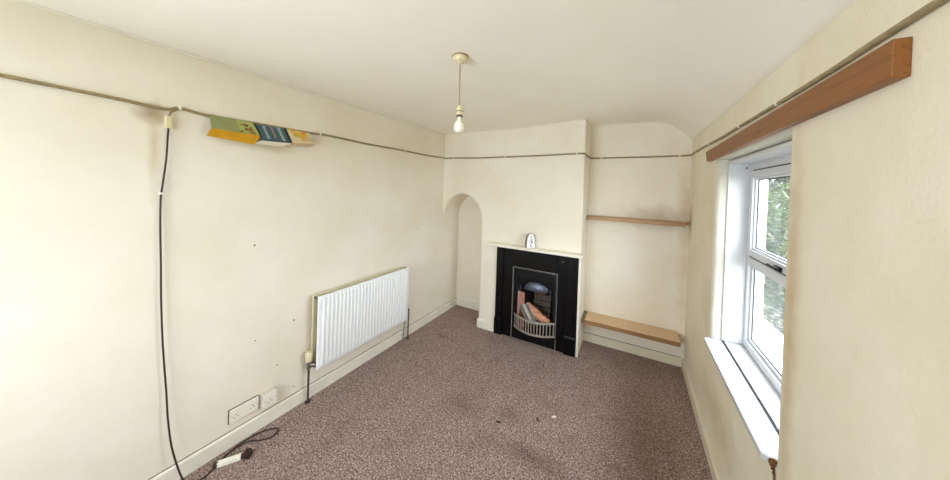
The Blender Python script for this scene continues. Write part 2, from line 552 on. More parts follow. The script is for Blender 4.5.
# PVC lining of the reveal: jambs, head, and the inner half of the sill
bm = BM()
box(bm, XR+.060, FXI, WY1-.012, WY1+.002, WZ0+.01, WZ1-.008); box(bm, XR+.060, FXI, WY0-.002, WY0+.012, WZ0+.01, WZ1-.008)
box(bm, XR+.060, FXI, WY0+.012, WY1-.012, WZ1-.028, WZ1-.008); box(bm, FXI-.012, FXI, WY0+.012, WY1-.012, fz1-.014, WZ1-.027)
obj('reveal_lining', bm, M_PVC, win, bevel=.002)
bm = BM(); box(bm, XR+.072, FXI, WY0+.004, WY1-.012, WZ0-.005, WZ0+.008)
obj('inner_sill_board', bm, M_PVC, win, bevel=.002)
bm = BM(); cyl(bm, (XR+.15, WY1-.012, WZ1-.055), (XR+.15, WY1-.017, WZ1-.055), .006)
obj('lining_screw', bm, M_BRASS, win)
bm = BM(); box(bm, XR+.0612, XR+.0715, WY0, WY1-.004, WZ0-.012, WZ0+.002)
obj('sill_joint', bm, M_GASKET, win)
# outer ledge
bm = BM(); box(bm, FXO, FXO+.17, WY0-.04, WY1+.04, WZ0-.05, WZ0-.01)
obj('outside_sill', bm, M_PVCW, win, bevel=.004)

# timber sill: a board of its own on the wall head
bm = BM()
prism(bm, [(XR-.037, 1.487, .728), (XR-.037, 2.468, .728), (XR-.0, 2.505, .728), (XR+.0, WY1-.001, .728), (XR+.061, WY1-.001, .728), (XR+.061, 1.476, .728), (XR, 1.476, .728), (XR-.005, 1.472, .728)], (0, 0, -.026))
sill = obj('window_sill', bm, M_SILL, None, (XR, 1.98, .70), bevel=.008)
tag(sill, 'white painted timber window sill board with a rounded nose', 'window sill')
bm = BM()
for a, b, c, r_ in ((XR-.004, 1.478, .716, .012), (XR-.012, 1.484, .712, .009), (XR-.008, 1.470, .708, .010), (XR-.004, 1.472, .69, .006), (XR-.003, 1.471, .675, .005)):
    bmesh.ops.create_icosphere(bm, subdivisions=2, radius=r_, matrix=Matrix.Translation((a, b, c)))
for v in bm.verts: v.co += Vector([random.uniform(-.0015, .0015)]*3)
o = obj('rotten_end', bm, M_RUST, sill); o['label'] = 'brown rotten near end of the sill'

w2 = bpy.data.objects.new('added_fill_window', None); COL.objects.link(w2)  # unseen window, added to brighten the room from behind
w2.location = (-1.15, YF-.1, QZ0); w2['kind'] = 'structure'
bm = BM()
for x0, x1, z0, z1 in ((QX0, QX1, QZ0, QZ0+.05), (QX0, QX1, QZ1-.05, QZ1), (QX0, QX0+.05, QZ0+.05, QZ1-.05), (QX1-.05, QX1, QZ0+.05, QZ1-.05), (-1.175, -1.125, QZ0+.05, QZ1-.05)):
    box(bm, x0, x1, YF-.12, YF-.06, z0, z1)
obj('window_frame', bm, M_PVC, w2)
bm = BM(); box(bm, QX0+.04, QX1-.04, YF-.092, YF-.088, QZ0+.04, QZ1-.04)
obj('pane', bm, M_GLASS, w2)

# batten above the window
bm = BM()
prism(bm, [(XR-.028, 2.655, 1.958), (XR-.028, 2.70, 2.035), (XR-.028, .95, 2.052), (XR-.028, .95, 1.968)], (.028, 0, 0))
b_ = obj('curtain_batten', bm, M_BATTEN, None, (XR-.028, 1.8, 1.97), bevel=.003)
tag(b_, 'varnished wooden batten fixed along the wall above the window', 'batten')

# ---------------------------------------------------------------- fireplace
YS = 3.048
fp = thing('fireplace', 'black painted fireplace surround with cast iron insert under a white mantel', 'fireplace', (-.92, YB, 0))
bm = BM()
box(bm, -1.385, -1.175, YS, YB+.02, 0, 1.03); box(bm, -.668, -.460, YS, YB+.02, 0, 1.03); box(bm, -1.175, -.668, YS, YB+.02, .815, 1.03)
obj('surround', bm, M_BLACK, fp, bevel=.004)
for x0, x1 in ((-1.378, -1.290), (-.575, -.466)):
    bm = BM(); box(bm, x0, x1, YS-.012, YS+.003, .19, 1.028)
    obj('pilaster', bm, M_BLACK, fp, bevel=.004)
    bm = BM(); box(bm, x0-.004, x1+.004, YS-.026, YS+.003, .0, .185); box(bm, x0-.001, x1+.001, YS-.019, YS+.003, .184, .194)
    obj('plinth', bm, M_BLACK, fp, bevel=.004)
bm = BM(); cyl(bm, (-.613, YS, .955), (-.613, YS-.012, .955), .006, 12)
obj('stud', bm, M_CHROME, fp)
# cast iron insert: plate with a bead and a tall opening
bm = BM()
ix0, ix1, iz = -1.172, -.671, .812
ox0, ox1, oz = -1.125, -.715, .70
yp = YS+.006
box(bm, ix0, ox0, yp, yp+.02, .0, iz); box(bm, ox1, ix1, yp, yp+.02, .0, iz); box(bm, ox0, ox1, yp, yp+.02, oz, iz)
box(bm, ox0, ox1, yp, yp+.02, .0, .075)
ins = obj('cast_iron_insert', bm, M_IRON, fp, bevel=.003)
bm = BM()
tube(bm, [(ix0+.008, yp-.002, .15), (ix0+.008, yp-.002, iz-.008), (ix1-.008, yp-.002, iz-.008), (ix1-.008, yp-.002, .12)], .0045, 8)
o = obj('bead', bm, simple('worn_iron_edge', srgb(96, 100, 112), .3, .7), ins)
# firebox
bm = BM()
yb2 = YA-.03
def quad(bm, *p): bm.faces.new([bm.verts.new(q) for q in p])
bx0, bx1 = -1.03, -.80
quad(bm, (ox0, yp+.02, .0), (bx0, yb2, .0), (bx0, yb2, .75), (ox0, yp+.02, .75))
quad(bm, (ox1, yp+.02, .0), (bx1, yb2, .0), (bx1, yb2, .75), (ox1, yp+.02, .75))
quad(bm, (bx0, yb2, 0), (bx1, yb2, 0), (bx1, yb2, .75), (bx0, yb2, .75))
quad(bm, (ox0, yp+.02, .75), (ox1, yp+.02, .75), (bx1, yb2, .75), (bx0, yb2, .75))
quad(bm, (ox0, yp+.02, .1), (ox1, yp+.02, .1), (bx1, yb2, .1), (bx0, yb2, .1))
box(bm, ox0-.01, ox1+.01, yp+.02, yb2, .06, .095)
obj('firebox', bm, M_SOOT, fp, facing=lambda c: Vector((-.92, YB, .4))-c)
# domed smoke hood
bm = BM()
hc = (-.915, .565); hw, hh = .165, .118
na, nr = 24, 8
g = []
for j in range(nr+1):
    t = j/nr
    row = []
    for i in range(na+1):
        a = PI*i/na
        rr = math.sin(t*PI/2)
        row.append(bm.verts.new((hc[0]+hw*rr*math.cos(a), yp+.085-.06*math.cos(t*PI/2), hc[1]+hh*rr*math.sin(a))))
    g.append(row)
for a, b in zip(g, g[1:]):
    for i in range(na):
        bm.faces.new((a[i], a[i+1], b[i+1], b[i]))
bmesh.ops.remove_doubles(bm, verts=bm.verts, dist=1e-5)
obj('smoke_hood', bm, M_HOOD, fp, smooth=60)
for s in (-1, 1):
    bm = BM()
    x = hc[0]+s*(hw+.006)
    box(bm, x-.007, x+.007, yp+.02, yp+.04, hc[1]-.02, hc[1]+.05)
    box(bm, min(x, x+s*.035), max(x, x+s*.035), yp+.024, yp+.036, hc[1]-.018, hc[1]-.006)
    obj('hood_bracket', bm, M_HOOD, fp, bevel=.002)
# iron plate round the hood
bm = BM()
P = [(ox0, .0+hc[1]), (ox0, oz+.02), (ox1, oz+.02), (ox1, hc[1])]
pts = [(ox1, hc[1]), (ox1, oz+.02), (ox0, oz+.02), (ox0, hc[1])] + [(hc[0]-hw*math.cos(PI*i/16), hc[1]+hh*math.sin(PI*i/16)) for i in range(17)]
prism(bm, [(x, yp+.04, z) for x, z in pts], (0, .012, 0))
obj('throat_plate', bm, M_IRON, fp)
# fire bricks
bm = BM()
prism(bm, [(-1.122, yp+.03, .10), (-1.075, yp+.12, .10), (-1.075, yp+.12, .50), (-1.122, yp+.03, .54)], (.016, -.010, 0))
o = obj('fire_brick', bm, M_FIREBRICK, fp, bevel=.006); o['label'] = 'pink side brick of the firebox'
bm = BM()
for i, z in enumerate((.1, .17, .24, .31, .38)):
    box(bm, -1.03+.006*i, -.80, yb2-.09+.006*i, yb2-.01, z, z+.062)
o = obj('fire_brick', bm, M_ASHBRICK, fp, bevel=.008); o['label'] = 'stepped grey back bricks'
bm = BM(); box(bm, -1.0, -.86, yb2-.10, yb2-.02, .445, .51, Matrix.Translation((0,0,0)))
o = obj('fire_brick', bm, simple('scorched_brick', srgb(120, 78, 56), .9, bumpy=(60, .5, .003), var=(30, .4)), fp, bevel=.01)
o['label'] = 'scorched brown brick on the back ledge'
# bowed front grate
gr = thing('fire_grate', 'bow-fronted metal fire grate of upright bars in the fireplace mouth', 'grate', (-.9, YS-.04, .10))
def bow(t, out=.095):
    x = -1.135 + t*.465
    return x, YS-.012-out*(1-(2*t-1)**2)
rail = [Vector((*bow(i/24), .288)) for i in range(25)]
for nm, zc, hh_ in (('top_rail', .286, .011), ('bottom_rail', .150, .010)):
    bm = BM()
    rows = []
    for i in range(25):
        x, y = bow(i/24)
        rows.append([bm.verts.new(p) for p in ((x, y-.006, zc-hh_), (x, y-.006, zc+hh_), (x, y+.006, zc+hh_), (x, y+.006, zc-hh_))])
    for a, b in zip(rows, rows[1:]):
        for k in range(4): bm.faces.new((a[k], a[(k+1)%4], b[(k+1)%4], b[k]))
    bm.faces.new(rows[0]); bm.faces.new(rows[-1])
    obj(nm, bm, M_GRATE, gr, bevel=.002)
for i in range(15):
    x, y = bow((i+.5)/15)
    bm = BM(); cyl(bm, (x, y, .155), (x, y, .280), .0066, 8)
    obj('bar', bm, M_GRATE, gr, smooth=40)
bm = BM()
for i in range(5):
    y = YS+.03+i*.05
    cyl(bm, (-1.06+i*.012, y, .125), (-.75-i*.012, y, .125), .008, 8)
for x in (-1.0, -.82): cyl(bm, (x, YS-.075, .14), (x, YS+.26, .118), .008, 8)
obj('basket_bars', bm, M_IRON, gr, smooth=40)
bm = BM()
for i in range(25): pass
prism(bm, [(*bow(i/12, .07), .132) for i in range(13)], (0, 0, -.012))
obj('ash_lip', bm, M_IRON, gr)

# things burning-ready in the grate
def crumple(bm, amt):
    for v in bm.verts: v.co += Vector((random.uniform(-amt, amt), random.uniform(-amt, amt), random.uniform(-amt, amt)))
bm = BM()
tube(bm, smooth_pts([(-1.02, YS+.12, .375), (-.95, YS+.08, .335), (-.85, YS+.03, .30), (-.745, YS-.005, .285)]), [.03+.022*math.sin(PI*min(i/18*1.1, 1)) for i in range(19)], 9)
crumple(bm, .004)
tag(obj('firewood_log', bm, M_LOG, None, (-.9, YS+.05, .30)), 'orange brown split log lying across the fire grate', 'log')
bm = BM()
tube(bm, smooth_pts([(-.93, YS+.02, .21), (-.84, YS+.06, .25), (-.76, YS+.10, .30)]), .028, 7); crumple(bm, .003)
tag(obj('firewood_log', bm, simple('scorched_log', srgb(86, 46, 28), .8, bumpy=(60, .6, .004), var=(30, .5)), None, (-.85, YS+.06, .23)), 'dark reddish log beneath the orange log', 'log')
M_NEWS = simple('newsprint', srgb(196, 190, 182), .9, var=(140, .35)); M_NEWS2 = simple('grey_card', srgb(120, 116, 114), .9, var=(140, .4))
for k, (dx, dz, mt, lb) in enumerate(((0, 0, M_NEWS2, 'grey folded newspaper strip standing at the left of the grate'),
                                      (.045, .004, M_NEWS, 'pale folded newspaper strip leaning beside the orange log'),
                                      (.085, -.006, M_NEWS2, 'grey folded newspaper strip nearest the log'))):
    a = Vector((-1.095+dx*.9, YS+.07, .365+dz+dx*.25)); b = Vector((-.945+dx*.9, YS-.045, .225+dz+dx*.25))
    w = Vector((.015, .009, .006))
    bm = BM(); slab(bm, [a-w, b-w, b+w, a+w], .012)
    tag(obj('folded_newspaper', bm, mt, None, tuple(b), bevel=.003), lb, 'newspaper', 'newspaper strips in the grate')

# mantel shelf
mt = thing('mantel_shelf', 'white painted mantel shelf above the black fireplace', 'mantel shelf', (-.92, YB, 1.03))
bm = BM(); box(bm, -1.475, -.410, YB-.115, YB+.002, 1.038, 1.068)
obj('shelf_board', bm, M_SKIRT, mt, bevel=.006)
bm = BM()
prism(bm, [(-1.44, YB, 1.03), (-1.44, YB-.03, 1.03), (-1.44, YB-.085, 1.039), (-1.44, YB, 1.039)], (1.02, 0, 0))
obj('moulding', bm, M_SKIRT, mt)

# air freshener on the mantel
af = thing('air_freshener', 'small white bullet-shaped air freshener with purple marks on the mantel', 'air freshener', (-.965, 2.995, 1.068))
ang = math.radians(42)
MA = Matrix.Translation((-.965, 2.995, 1.068)) @ Matrix.Rotation(ang, 4, 'Z')
def bullet(w, h, n=14):
    return [(-w, 0), (w, 0), (w*1.04, h*.25)] + [(w*1.04*math.cos(a)**.8, h*(.25+.75*math.sin(a))) for a in [PI/2*i/n for i in range(1, n)]] + [(0, h)] + \
           [(-w*1.04*math.cos(a)**.8, h*(.25+.75*math.sin(a))) for a in [PI/2*i/n for i in range(n-1, 0, -1)]] + [(-w*1.04, h*.25)]
bm = BM(); prism(bm, [(x, -.026, z) for x, z in bullet(.044, .155)], (0, .018, 0), MA)
obj('body', bm, simple('white_glossy_plastic', srgb(240, 240, 244), .3), af, bevel=.006)
bm = BM(); prism(bm, [(x, -.008, z) for x, z in bullet(.0425, .151)], (0, .044, 0), MA)
obj('shaded_side_shell', bm, simple('shaded_side_plastic', srgb(104, 94, 88), .5), af, bevel=.003)  # grey back piece: the body's unlit side put into the colour
M_PURP = simple('purple_print', srgb(92, 84, 120), .5); M_LIL = simple('lilac_print', srgb(178, 172, 200), .5)
def disc(bm, x, z, r, M): 
    prism(bm, [(x+r*math.cos(a), -.0275, z+r*math.sin(a)) for a in [2*PI*i/12 for i in range(12)]], (0, .0012, 0), M)
for x, z, r_ in ((0, .122, .007), (0, .036, .007), (-.018, .062, .006)):
    bm = BM(); disc(bm, x, z, r_, MA); obj('printed_dot', bm, M_PURP, af)
bm = BM(); box(bm, .0, .018, -.0275, -.0262, .054, .074, MA); obj('printed_patch', bm, M_PURP, af)
for b4 in ((-.012, .016, .092, .104), (-.02, .018, .078, .088), (-.014, .014, .012, .024)):
    bm = BM(); box(bm, b4[0], b4[1], -.0272, -.026, b4[2], b4[3], MA); obj('printed_band', bm, M_LIL, af)

# ---------------------------------------------------------------- alcove shelves
ush = thing('wall_shelf', 'thin wooden shelf high in the alcove right of the chimney', 'shelf', (0, YA, 1.40))
bm = BM()
v = [(-.430, 3.325, 1.396), (.452, 3.325, 1.398), (.452, YA, 1.398), (-.436, YA, 1.396)]
prism(bm, v, (0, 0, .042))
obj('board', bm, M_SHELF, ush, bevel=.003)
bm = BM(); prism(bm, [(.452, 3.34, 1.408), (.497, 3.36, 1.436), (.497, 3.39, 1.444), (.452, YA-.01, 1.42)], (0, 0, .012))
obj('broken_end', bm, M_SHELF, ush)
bm = BM(); box(bm, XB, XB+.011, 3.34, YA-.005, 1.400, 1.432)
obj('end_cleat', bm, simple('grey_putty', srgb(150, 140, 124), .8), ush)
lsh = thing('low_shelf', 'deep pale wooden shelf low in the alcove above the skirting', 'shelf', (0, YA, .30))
bm = BM(); box(bm, -.402, .436, 3.207, YA, .296, .338)
obj('board', bm, M_BENCH, lsh, bevel=.003)
bm = BM(); box(bm, -.402, .436, 3.199, 3.2075, .297, .336)
o = obj('front_edge', bm, wood('shaded_front_edge', srgb(120, 86, 54), srgb(160, 120, 80)), lsh, bevel=.001); o['label'] = 'front edge strip with its shade painted dark brown'  # strip coloured dark for the shaded face turned from the window
bm = BM(); box(bm, XB, -.403, 3.225, YA, .292, .334)
o = obj('end_cleat', bm, simple('grey_weathered_wood', srgb(132, 118, 104), .7, var=(40, .3)), lsh, bevel=.002)
o['label'] = 'grey wooden cleat at the chimney end'
bm = BM(); box(bm, .38, .437, 3.30, YA, .262, .296)
obj('bracket', bm, M_SKIRT2, lsh)

# ---------------------------------------------------------------- radiator
rx0, ry0, ry1, rz0, rz1 = XL, 1.315, 2.325, .25, .82
rad = thing('radiator', 'white double-panel ribbed radiator on the left wall', 'radiator', (XL+.1, 1.8, .0))
def panel(bm, xf, sgn, depth=.012, ribs=27, amp=.011):
    ny = ribs*8
    prof_y = []
    m_ = .028
    ys_ = [ry0, ry0+.006] + [ry0+m_+i*(ry1-ry0-2*m_)/ny for i in range(ny+1)] + [ry1-.006, ry1]
    zs_ = [rz0, rz0+.008, rz0+.022, rz0+.036, rz1-.036, rz1-.022, rz1-.008, rz1]
    g = []
    for iy, y in enumerate(ys_):
        row = []
        for iz, z in enumerate(zs_):
            x = xf
            if 2 <= iy <= ny+2 and 3 <= iz <= 4:
                ph = (iy-2)/8*2*PI
                c_ = -math.cos(ph)
                x += sgn*(-amp*.2 + amp*(1 if c_ > .3 else (c_+.3)/.6 if c_ > -.3 else 0)) - 0
            if iz in (0, 7) or iy in (0, len(ys_)-1): x -= sgn*.006
            row.append(bm.verts.new((x, y, z)))
        g.append(row)
    for a, b in zip(g, g[1:]):
        for k in range(len(zs_)-1): bm.faces.new((a[k], a[k+1], b[k+1], b[k]))
    # back skin
    h = []
    for y in (ry0, ry1):
        h.append([bm.verts.new((xf-sgn*depth, y, z)) for z in (rz0, rz1)])
    bm.faces.new((h[0][0], h[0][1], h[1][1], h[1][0]))
    bm.faces.new([g[0][k] for k in range(8)] + [h[0][1], h[0][0]])
    bm.faces.new([g[-1][k] for k in range(8)] + [h[1][1], h[1][0]])
    bm.faces.new([r_[0] for r_ in g] + [h[1][0], h[0][0]])
    bm.faces.new([r_[-1] for r_ in g] + [h[1][1], h[0][1]])
bm = BM(); panel(bm, XL+.112, 1)
obj('front_panel', bm, M_RAD, rad, smooth=50)
bm = BM()
box(bm, XL+.03, XL+.048, ry0-.004, ry1, rz0, rz1)
obj('back_panel', bm, M_RADB, rad, bevel=.008)
bm = BM()
for k in range(60):
    y = ry0+.03+k*(ry1-ry0-.06)/59
    box(bm, XL+.048, XL+.098, y-.0008, y+.0008, rz0+.03, rz1-.05)
for z in (rz0+.02, rz1-.02):
    for y in (ry0+.012, ry1-.012): cyl(bm, (XL+.045, y, z), (XL+.102, y, z), .012, 10)
obj('convector_fins', bm, simple('shaded_fins', srgb(96, 88, 74), .8), rad)  # fins coloured dark so the gap between the panels looks shaded
for y in (1.6, 2.0):
    bm = BM(); box(bm, XL+.001, XL+.03, y-.015, y+.015, .3, .78)
    obj('bracket', bm, M_RADB, rad)
vx = XL+.05
def radpipe(y, ztop, mat):
    bm = BM(); cyl(bm, (vx, y, .0), (vx, y, ztop), .0075, 12)
    return obj('pipe', bm, mat, rad, smooth=40)
radpipe(1.290, .285, M_COPPER)
bm = BM()
cyl(bm, (vx, 1.290, .27), (vx, 1.290, .325), .013, 14); cyl(bm, (vx, 1.290, .292), (XL+.09, 1.318, .292), .010, 12); cyl(bm, (vx, 1.290, .262), (vx, 1.290, .275), .016, 6)
cyl(bm, (vx+.012, 1.298, .292), (vx+.024, 1.306, .292), .014, 6)
val = obj('valve', bm, M_CHROME, rad, smooth=40)
bm = BM(); lathe(bm, [(.018, 0), (.024, .006), (.026, .03), (.026, .068), (.022, .078), (0, .080)], (vx, 1.290, .315), 20)
o = obj('valve_head', bm, M_IVORY, val, smooth=40); o['label'] = 'ivory thermostatic valve head'
bm = BM(); lathe(bm, [(.009, 0), (.019, .0), (.020, .004), (.009, .007)], (vx, 1.290, 0), 18)
obj('pipe_collar', bm, simple('dark_collar', srgb(50, 40, 38), .5), rad, smooth=40)
radpipe(2.40, .27, M_COPPER)
bm = BM(); cyl(bm, (vx, 2.40, .255), (vx, 2.40, .335), .011, 14); cyl(bm, (vx, 2.40, .285), (XL+.09, 2.323, .285), .009, 12)
val = obj('valve', bm, M_CHROME, rad, smooth=40)
bm = BM(); lathe(bm, [(.011, 0), (.014, .004), (.014, .03), (0, .034)], (vx, 2.40, .332), 16)
obj('valve_cap', bm, M_CLIP, val, smooth=40)
bm = BM(); lathe(bm, [(.009, 0), (.019, .0), (.020, .004), (.009, .007)], (vx, 2.40, 0), 18)
obj('pipe_collar', bm, simple('dark_collar_b', srgb(70, 60, 56), .5), rad, smooth=40)
bm = BM(); cyl(bm, (XL+.026, 2.35, 0), (XL+.04, 2.355, .26), .004, 8)
obj('pipe_shadow_rod', bm, M_COPPER, rad)  # thin brown rod standing in for the shadow beside the pipe

# ---------------------------------------------------------------- sockets
def socket(name, label, y0, y1, z0, z1, d, n):
    t = thing(name, label, 'socket', (XL, (y0+y1)/2, z0))
    bm = BM(); box(bm, XL, XL+d-.006, y0+.002, y1-.002, z0+.002, z1-.002)
    obj('back_box', bm, simple('box_grey_' + str(n), srgb(206, 200, 190), .5), t, bevel=.003)
    if n == 2:
        bm = BM(); box(bm, XL+.0003, XL+.003, y0-.004, y1+.003, z0-.002, z1+.004)
        obj('shadow_gap_edge', bm, simple('shadow_gap_tone', srgb(110, 98, 86), .9), t)  # dark plate painted as the shadow line round the socket
    bm = BM(); box(bm, XL+d-.006, XL+d, y0, y1, z0, z1)
    obj('faceplate', bm, M_CLIP, t, bevel=.0025)
    w = (y1-y0)/n
    for i in range(n):
        yc = y0+w*(i+.5) + (0 if n == 1 else (-.006 if i == 0 else .006))
        zc = z0+.033
        bm = BM()
        # three pin apertures
        box(bm, XL+d, XL+d+.0006, yc-.002, yc+.002, zc+.010, zc+.018)
        for s in (-1, 1): box(bm, XL+d, XL+d+.0006, yc+s*.011-.0032, yc+s*.011+.0032, zc-.004, zc)
        obj('pin_holes', bm, M_DARK, t)
        bm = BM()
        prism(bm, [(XL+d, yc-.006+ (0.022 if n==1 else 0), z1-.030), (XL+d+.004, yc-.006+(0.022 if n==1 else 0), z1-.030), (XL+d+.0015, yc-.006+(0.022 if n==1 else 0), z1-.012), (XL+d, yc-.006+(0.022 if n==1 else 0), z1-.012)], (0, .012, 0))
        obj('rocker_switch', bm, M_CLIP, t)
    for s in (y0+.012, y1-.012):
        bm = BM(); cyl(bm, (XL+d, s, (z0+z1)/2), (XL+d+.0008, s, (z0+z1)/2), .003, 10)
        obj('screw', bm, M_CHROME, t)
    return t
socket('double_socket', 'white double wall socket sitting almost flush above the skirting', .815, .972, .148, .234, .014, 2)
socket('single_socket', 'white single wall socket on a deep box, right of the double one', .985, 1.073, .145, .24, .048, 1)

# ---------------------------------------------------------------- cables
r_c = .0080
XW = XL+.0085
left = [(XW, YF, 2.10), (XW, -.3, 2.09), (XW, .3, 2.075), (XW, .50, 2.065), (XW, .558, 2.085), (XW, .675, 2.072), (XW, .9, 2.078), (XW, 1.25, 2.082), (XW, 1.43, 2.09), (XW, 1.8, 2.080), (XW, 2.23, 2.082), (XW, 2.7, 2.076), (XW+.002, 3.02, 2.083)]
chim = [(XL+.03, YB-.008, 2.080), (-2.041, YB-.0085, 2.081), (-1.7, YB-.0085, 2.074), (-1.388, YB-.0085, 2.078), (-.906, YB-.0085, 2.084), (-.517, YB-.0085, 2.095), (-.462, YB-.0095, 2.094), (XB+.006, YB-.006, 2.093), (XB+.0095, YB+.03, 2.090), (XB+.009, YB+.15, 2.088)]
alc = [(XB+.01, YA-.04, 2.088), (-.40, YA-.0085, 2.087), (.055, YA-.0085, 2.090), (.40, YA-.0085, 2.095), (.47, YA-.010, 2.099)]
rgt = [(XR-.0085, YA-.05, 2.103), (XR-.0085, 3.244, 2.104), (XR-.0085, 2.76, 2.096), (XR-.0085, 2.4, 2.085), (XR-.0085, 2.0, 2.083), (XR-.0085, 1.6, 2.079), (XR-.0085, 1.2, 2.079), (XR-.0085, .8, 2.085), (XR-.0085, YF, 2.09)]
wc = thing('wall_cable', 'thin grey-brown cable clipped round the walls at picture-rail height', 'cable', (XW, .558, 2.085))
bm = BM(); tube(bm, smooth_pts(left+chim+alc+rgt, 4), r_c, 8)
obj('cable', bm, M_CABLE, wc, smooth=60)
clip_mesh = None
clips = [((XW, .558, 2.085), 'x'), ((XW, 1.35, 2.087), 'x'), ((XW, 2.3, 2.082), 'x'), ((-2.041, YB-.0085, 2.081), 'y'), ((-1.32, YB-.0085, 2.079), 'y'), ((-.517, YB-.0085, 2.094), 'y'),
         ((-.32, YA-.0085, 2.087), 'y'), ((.40, YA-.0085, 2.095), 'y'), ((XR-.0085, 3.2, 2.103), 'x'), ((XR-.0085, 2.7, 2.094), 'x'), ((XR-.0085, 2.0, 2.082), 'x'), ((XR-.0085, 1.55, 2.079), 'x')]
for (p, ax) in clips:
    bm = BM(); h_ = (.0095, .006, .012) if ax == 'x' else (.006, .0095, .012)
    box(bm, p[0]-h_[0], p[0]+h_[0], p[1]-h_[1], p[1]+h_[1], p[2]-h_[2]*.7, p[2]+h_[2])
    obj('clip', bm, M_CLIP, wc, bevel=.002)
# drop lead to the connector
bm = BM(); tube(bm, smooth_pts([(XW, .556, 2.083), (XW+.004, .535, 2.065), (XW+.006, .520, 2.045), (XW+.01, .516, 2.02)], 5), .0045, 8)
obj('branch_lead', bm, M_CABLE, wc, smooth=60)

# extension cord hanging from the connector to the floor
ec = thing('extension_cord', 'long black cord hanging down the left wall and looping on the carpet', 'cord', (XL+.02, .512, 2.0))
bm = BM(); box(bm, XL+.004, XL+.028, .500, .530, 1.965, 2.03)
o = obj('inline_connector', bm, M_IVORY, ec, bevel=.006); o['label'] = 'ivory in-line connector at the top of the cord'
cx_ = XL+.017
pts = [(cx_, .515, 1.968), (cx_, .513, 1.92), (cx_+.002, .509, 1.80), (cx_, .500, 1.68), (cx_-.004, .494, 1.58), (cx_+.002, .494, 1.42), (cx_+.006, .498, 1.25), (cx_+.008, .502, 1.05), (cx_+.01, .512, .8), (cx_+.014, .528, .55), (cx_+.02, .535, .40), (cx_+.03, .548, .25), (cx_+.045, .57, .12),
       (cx_+.075, .59, .035), (-2.10, .615, .009), (-2.07, .650, .009), (-2.085, .70, .008), (-2.115, .75, .008), (-2.14, .81, .008), (-2.150, .89, .008), (-2.135, .97, .008), (-2.095, 1.03, .008), (-2.055, 1.04, .008), (-2.035, .99, .009), (-2.07, .935, .010), (-2.112, .895, .016), (-2.125, .84, .016), (-2.12, .79, .018), (-2.095, .745, .012), (-2.082, .735, .012)]
bm = BM(); tube(bm, smooth_pts(pts, 6), .0042, 8)
obj('cord', bm, M_CORD, ec, smooth=60)
a, b = Vector((-2.092, .728, .018)), Vector((-2.030, .822, .020))
d_ = (b-a).normalized()
Mx = Matrix.Translation((a+b)/2) @ d_.to_track_quat('X', 'Z').to_matrix().to_4x4()
L_ = (b-a).length
bm = BM(); box(bm, -L_/2, L_/2, -.013, .013, -.016, .012, Mx)
o = obj('connector_block', bm, M_CLIP, ec, bevel=.004); o['label'] = 'pale rectangular connector block'
bm = BM(); tube(bm, [a-d_*.018, a+d_*.004], [.009, .014], 10)
obj('cord_grip', bm, M_CORD, ec)
bm = BM()
cyl(bm, b-d_*.002, b+d_*.018, .012, 14)
c0 = b+d_*.03
Mp = Matrix.Translation(c0) @ d_.to_track_quat('X', 'Z').to_matrix().to_4x4()
lathe(bm, [(0, -.016), (.020, -.015), (.025, -.006), (.025, .010), (.020, .020), (0, .022)], (0, 0, 0), 18, Mp)
plug = obj('plug', bm, M_CORD, ec, smooth=40)
bm = BM()
for (u, v_) in ((.006, 0), (-.008, .010), (-.008, -.010)): box(bm, u-.002, u+.002, v_-.003, v_+.003, .02, .038, Mp)
obj('pin', bm, M_BRASS, plug)
bm = BM(); box(bm, XL, XL+.026, .486, .502, 1.612, 1.622)
obj('cable_clip', bm, M_CLIP, ec, bevel=.002)

# ---------------------------------------------------------------- leaflets hung over the cable
def leaflet(name, label, ty0, ty1, fy0, fy1, fx, fz0, fz1, by0, by1, bx, bz0, bz1, tz0, tz1, m1, m2, decor=None):
    T0, T1 = (XL+.013, ty0, tz0), (XL+.013, ty1, tz1)
    F0, F1 = (fx, fy0, fz0), (fx, fy1, fz1)
    B0, B1 = (bx, by0, bz0), (bx, by1, bz1)
    t = thing(name, label, 'leaflet', (XL+.013, (ty0+ty1)/2, tz0), 'leaflets hung on the wall cable')
    bm = BM(); slab(bm, [T0, T1, F1, F0], .0014)
    obj('upper_page', bm, m1, t)
    bm = BM(); slab(bm, [F0, F1, B1, B0], .0014)
    obj('lower_page', bm, m2, t)
    return t, [Vector(p) for p in (T0, T1, F1, F0)]
def on_page(bm, Q, u0, u1, v0, v1, lift=.0028):
    """patch at (u across, v down) on page Q"""
    n = (Q[1]-Q[0]).cross(Q[3]-Q[0]).normalized()
    if n.x < 0: n = -n
    P = lambda u, v: (Q[0]*(1-u)+Q[1]*u)*(1-v) + (Q[3]*(1-u)+Q[2]*u)*v + n*lift
    bm.faces.new([bm.verts.new(P(*q)) for q in ((u0,v0),(u1,v0),(u1,v1),(u0,v1))])
def print_on(t, Q, name, col, patches, lift=.0028):
    bm = BM()
    for p in patches: on_page(bm, Q, *p, lift)
    return obj(name, bm, simple('print_' + name, col, .6), t)
M_GR = simple('green_paper', srgb(150, 158, 104), .6, var=(18, .12)); M_YE = simple('yellow_paper', srgb(214, 160, 24), .6, var=(16, .12))
M_BLUE = simple('teal_blue_paper', srgb(62, 98, 108), .5, var=(18, .12)); M_WH = simple('white_paper', srgb(234, 230, 212), .6)
M_CRM = simple('cream_paper', srgb(226, 208, 172), .6, var=(20, .06))
t, Q = leaflet('leaflet', 'green and yellow folded leaflet, leftmost of three hung on the cable', .682, .893, .675, .918, XL+.062, 1.995, 1.994, .665, .900, XL+.03, 1.952, 1.935, 2.082, 2.078, M_GR, M_YE)
print_on(t, Q, 'pale_field', srgb(170, 182, 104), [(.58, .99, .03, .97)])
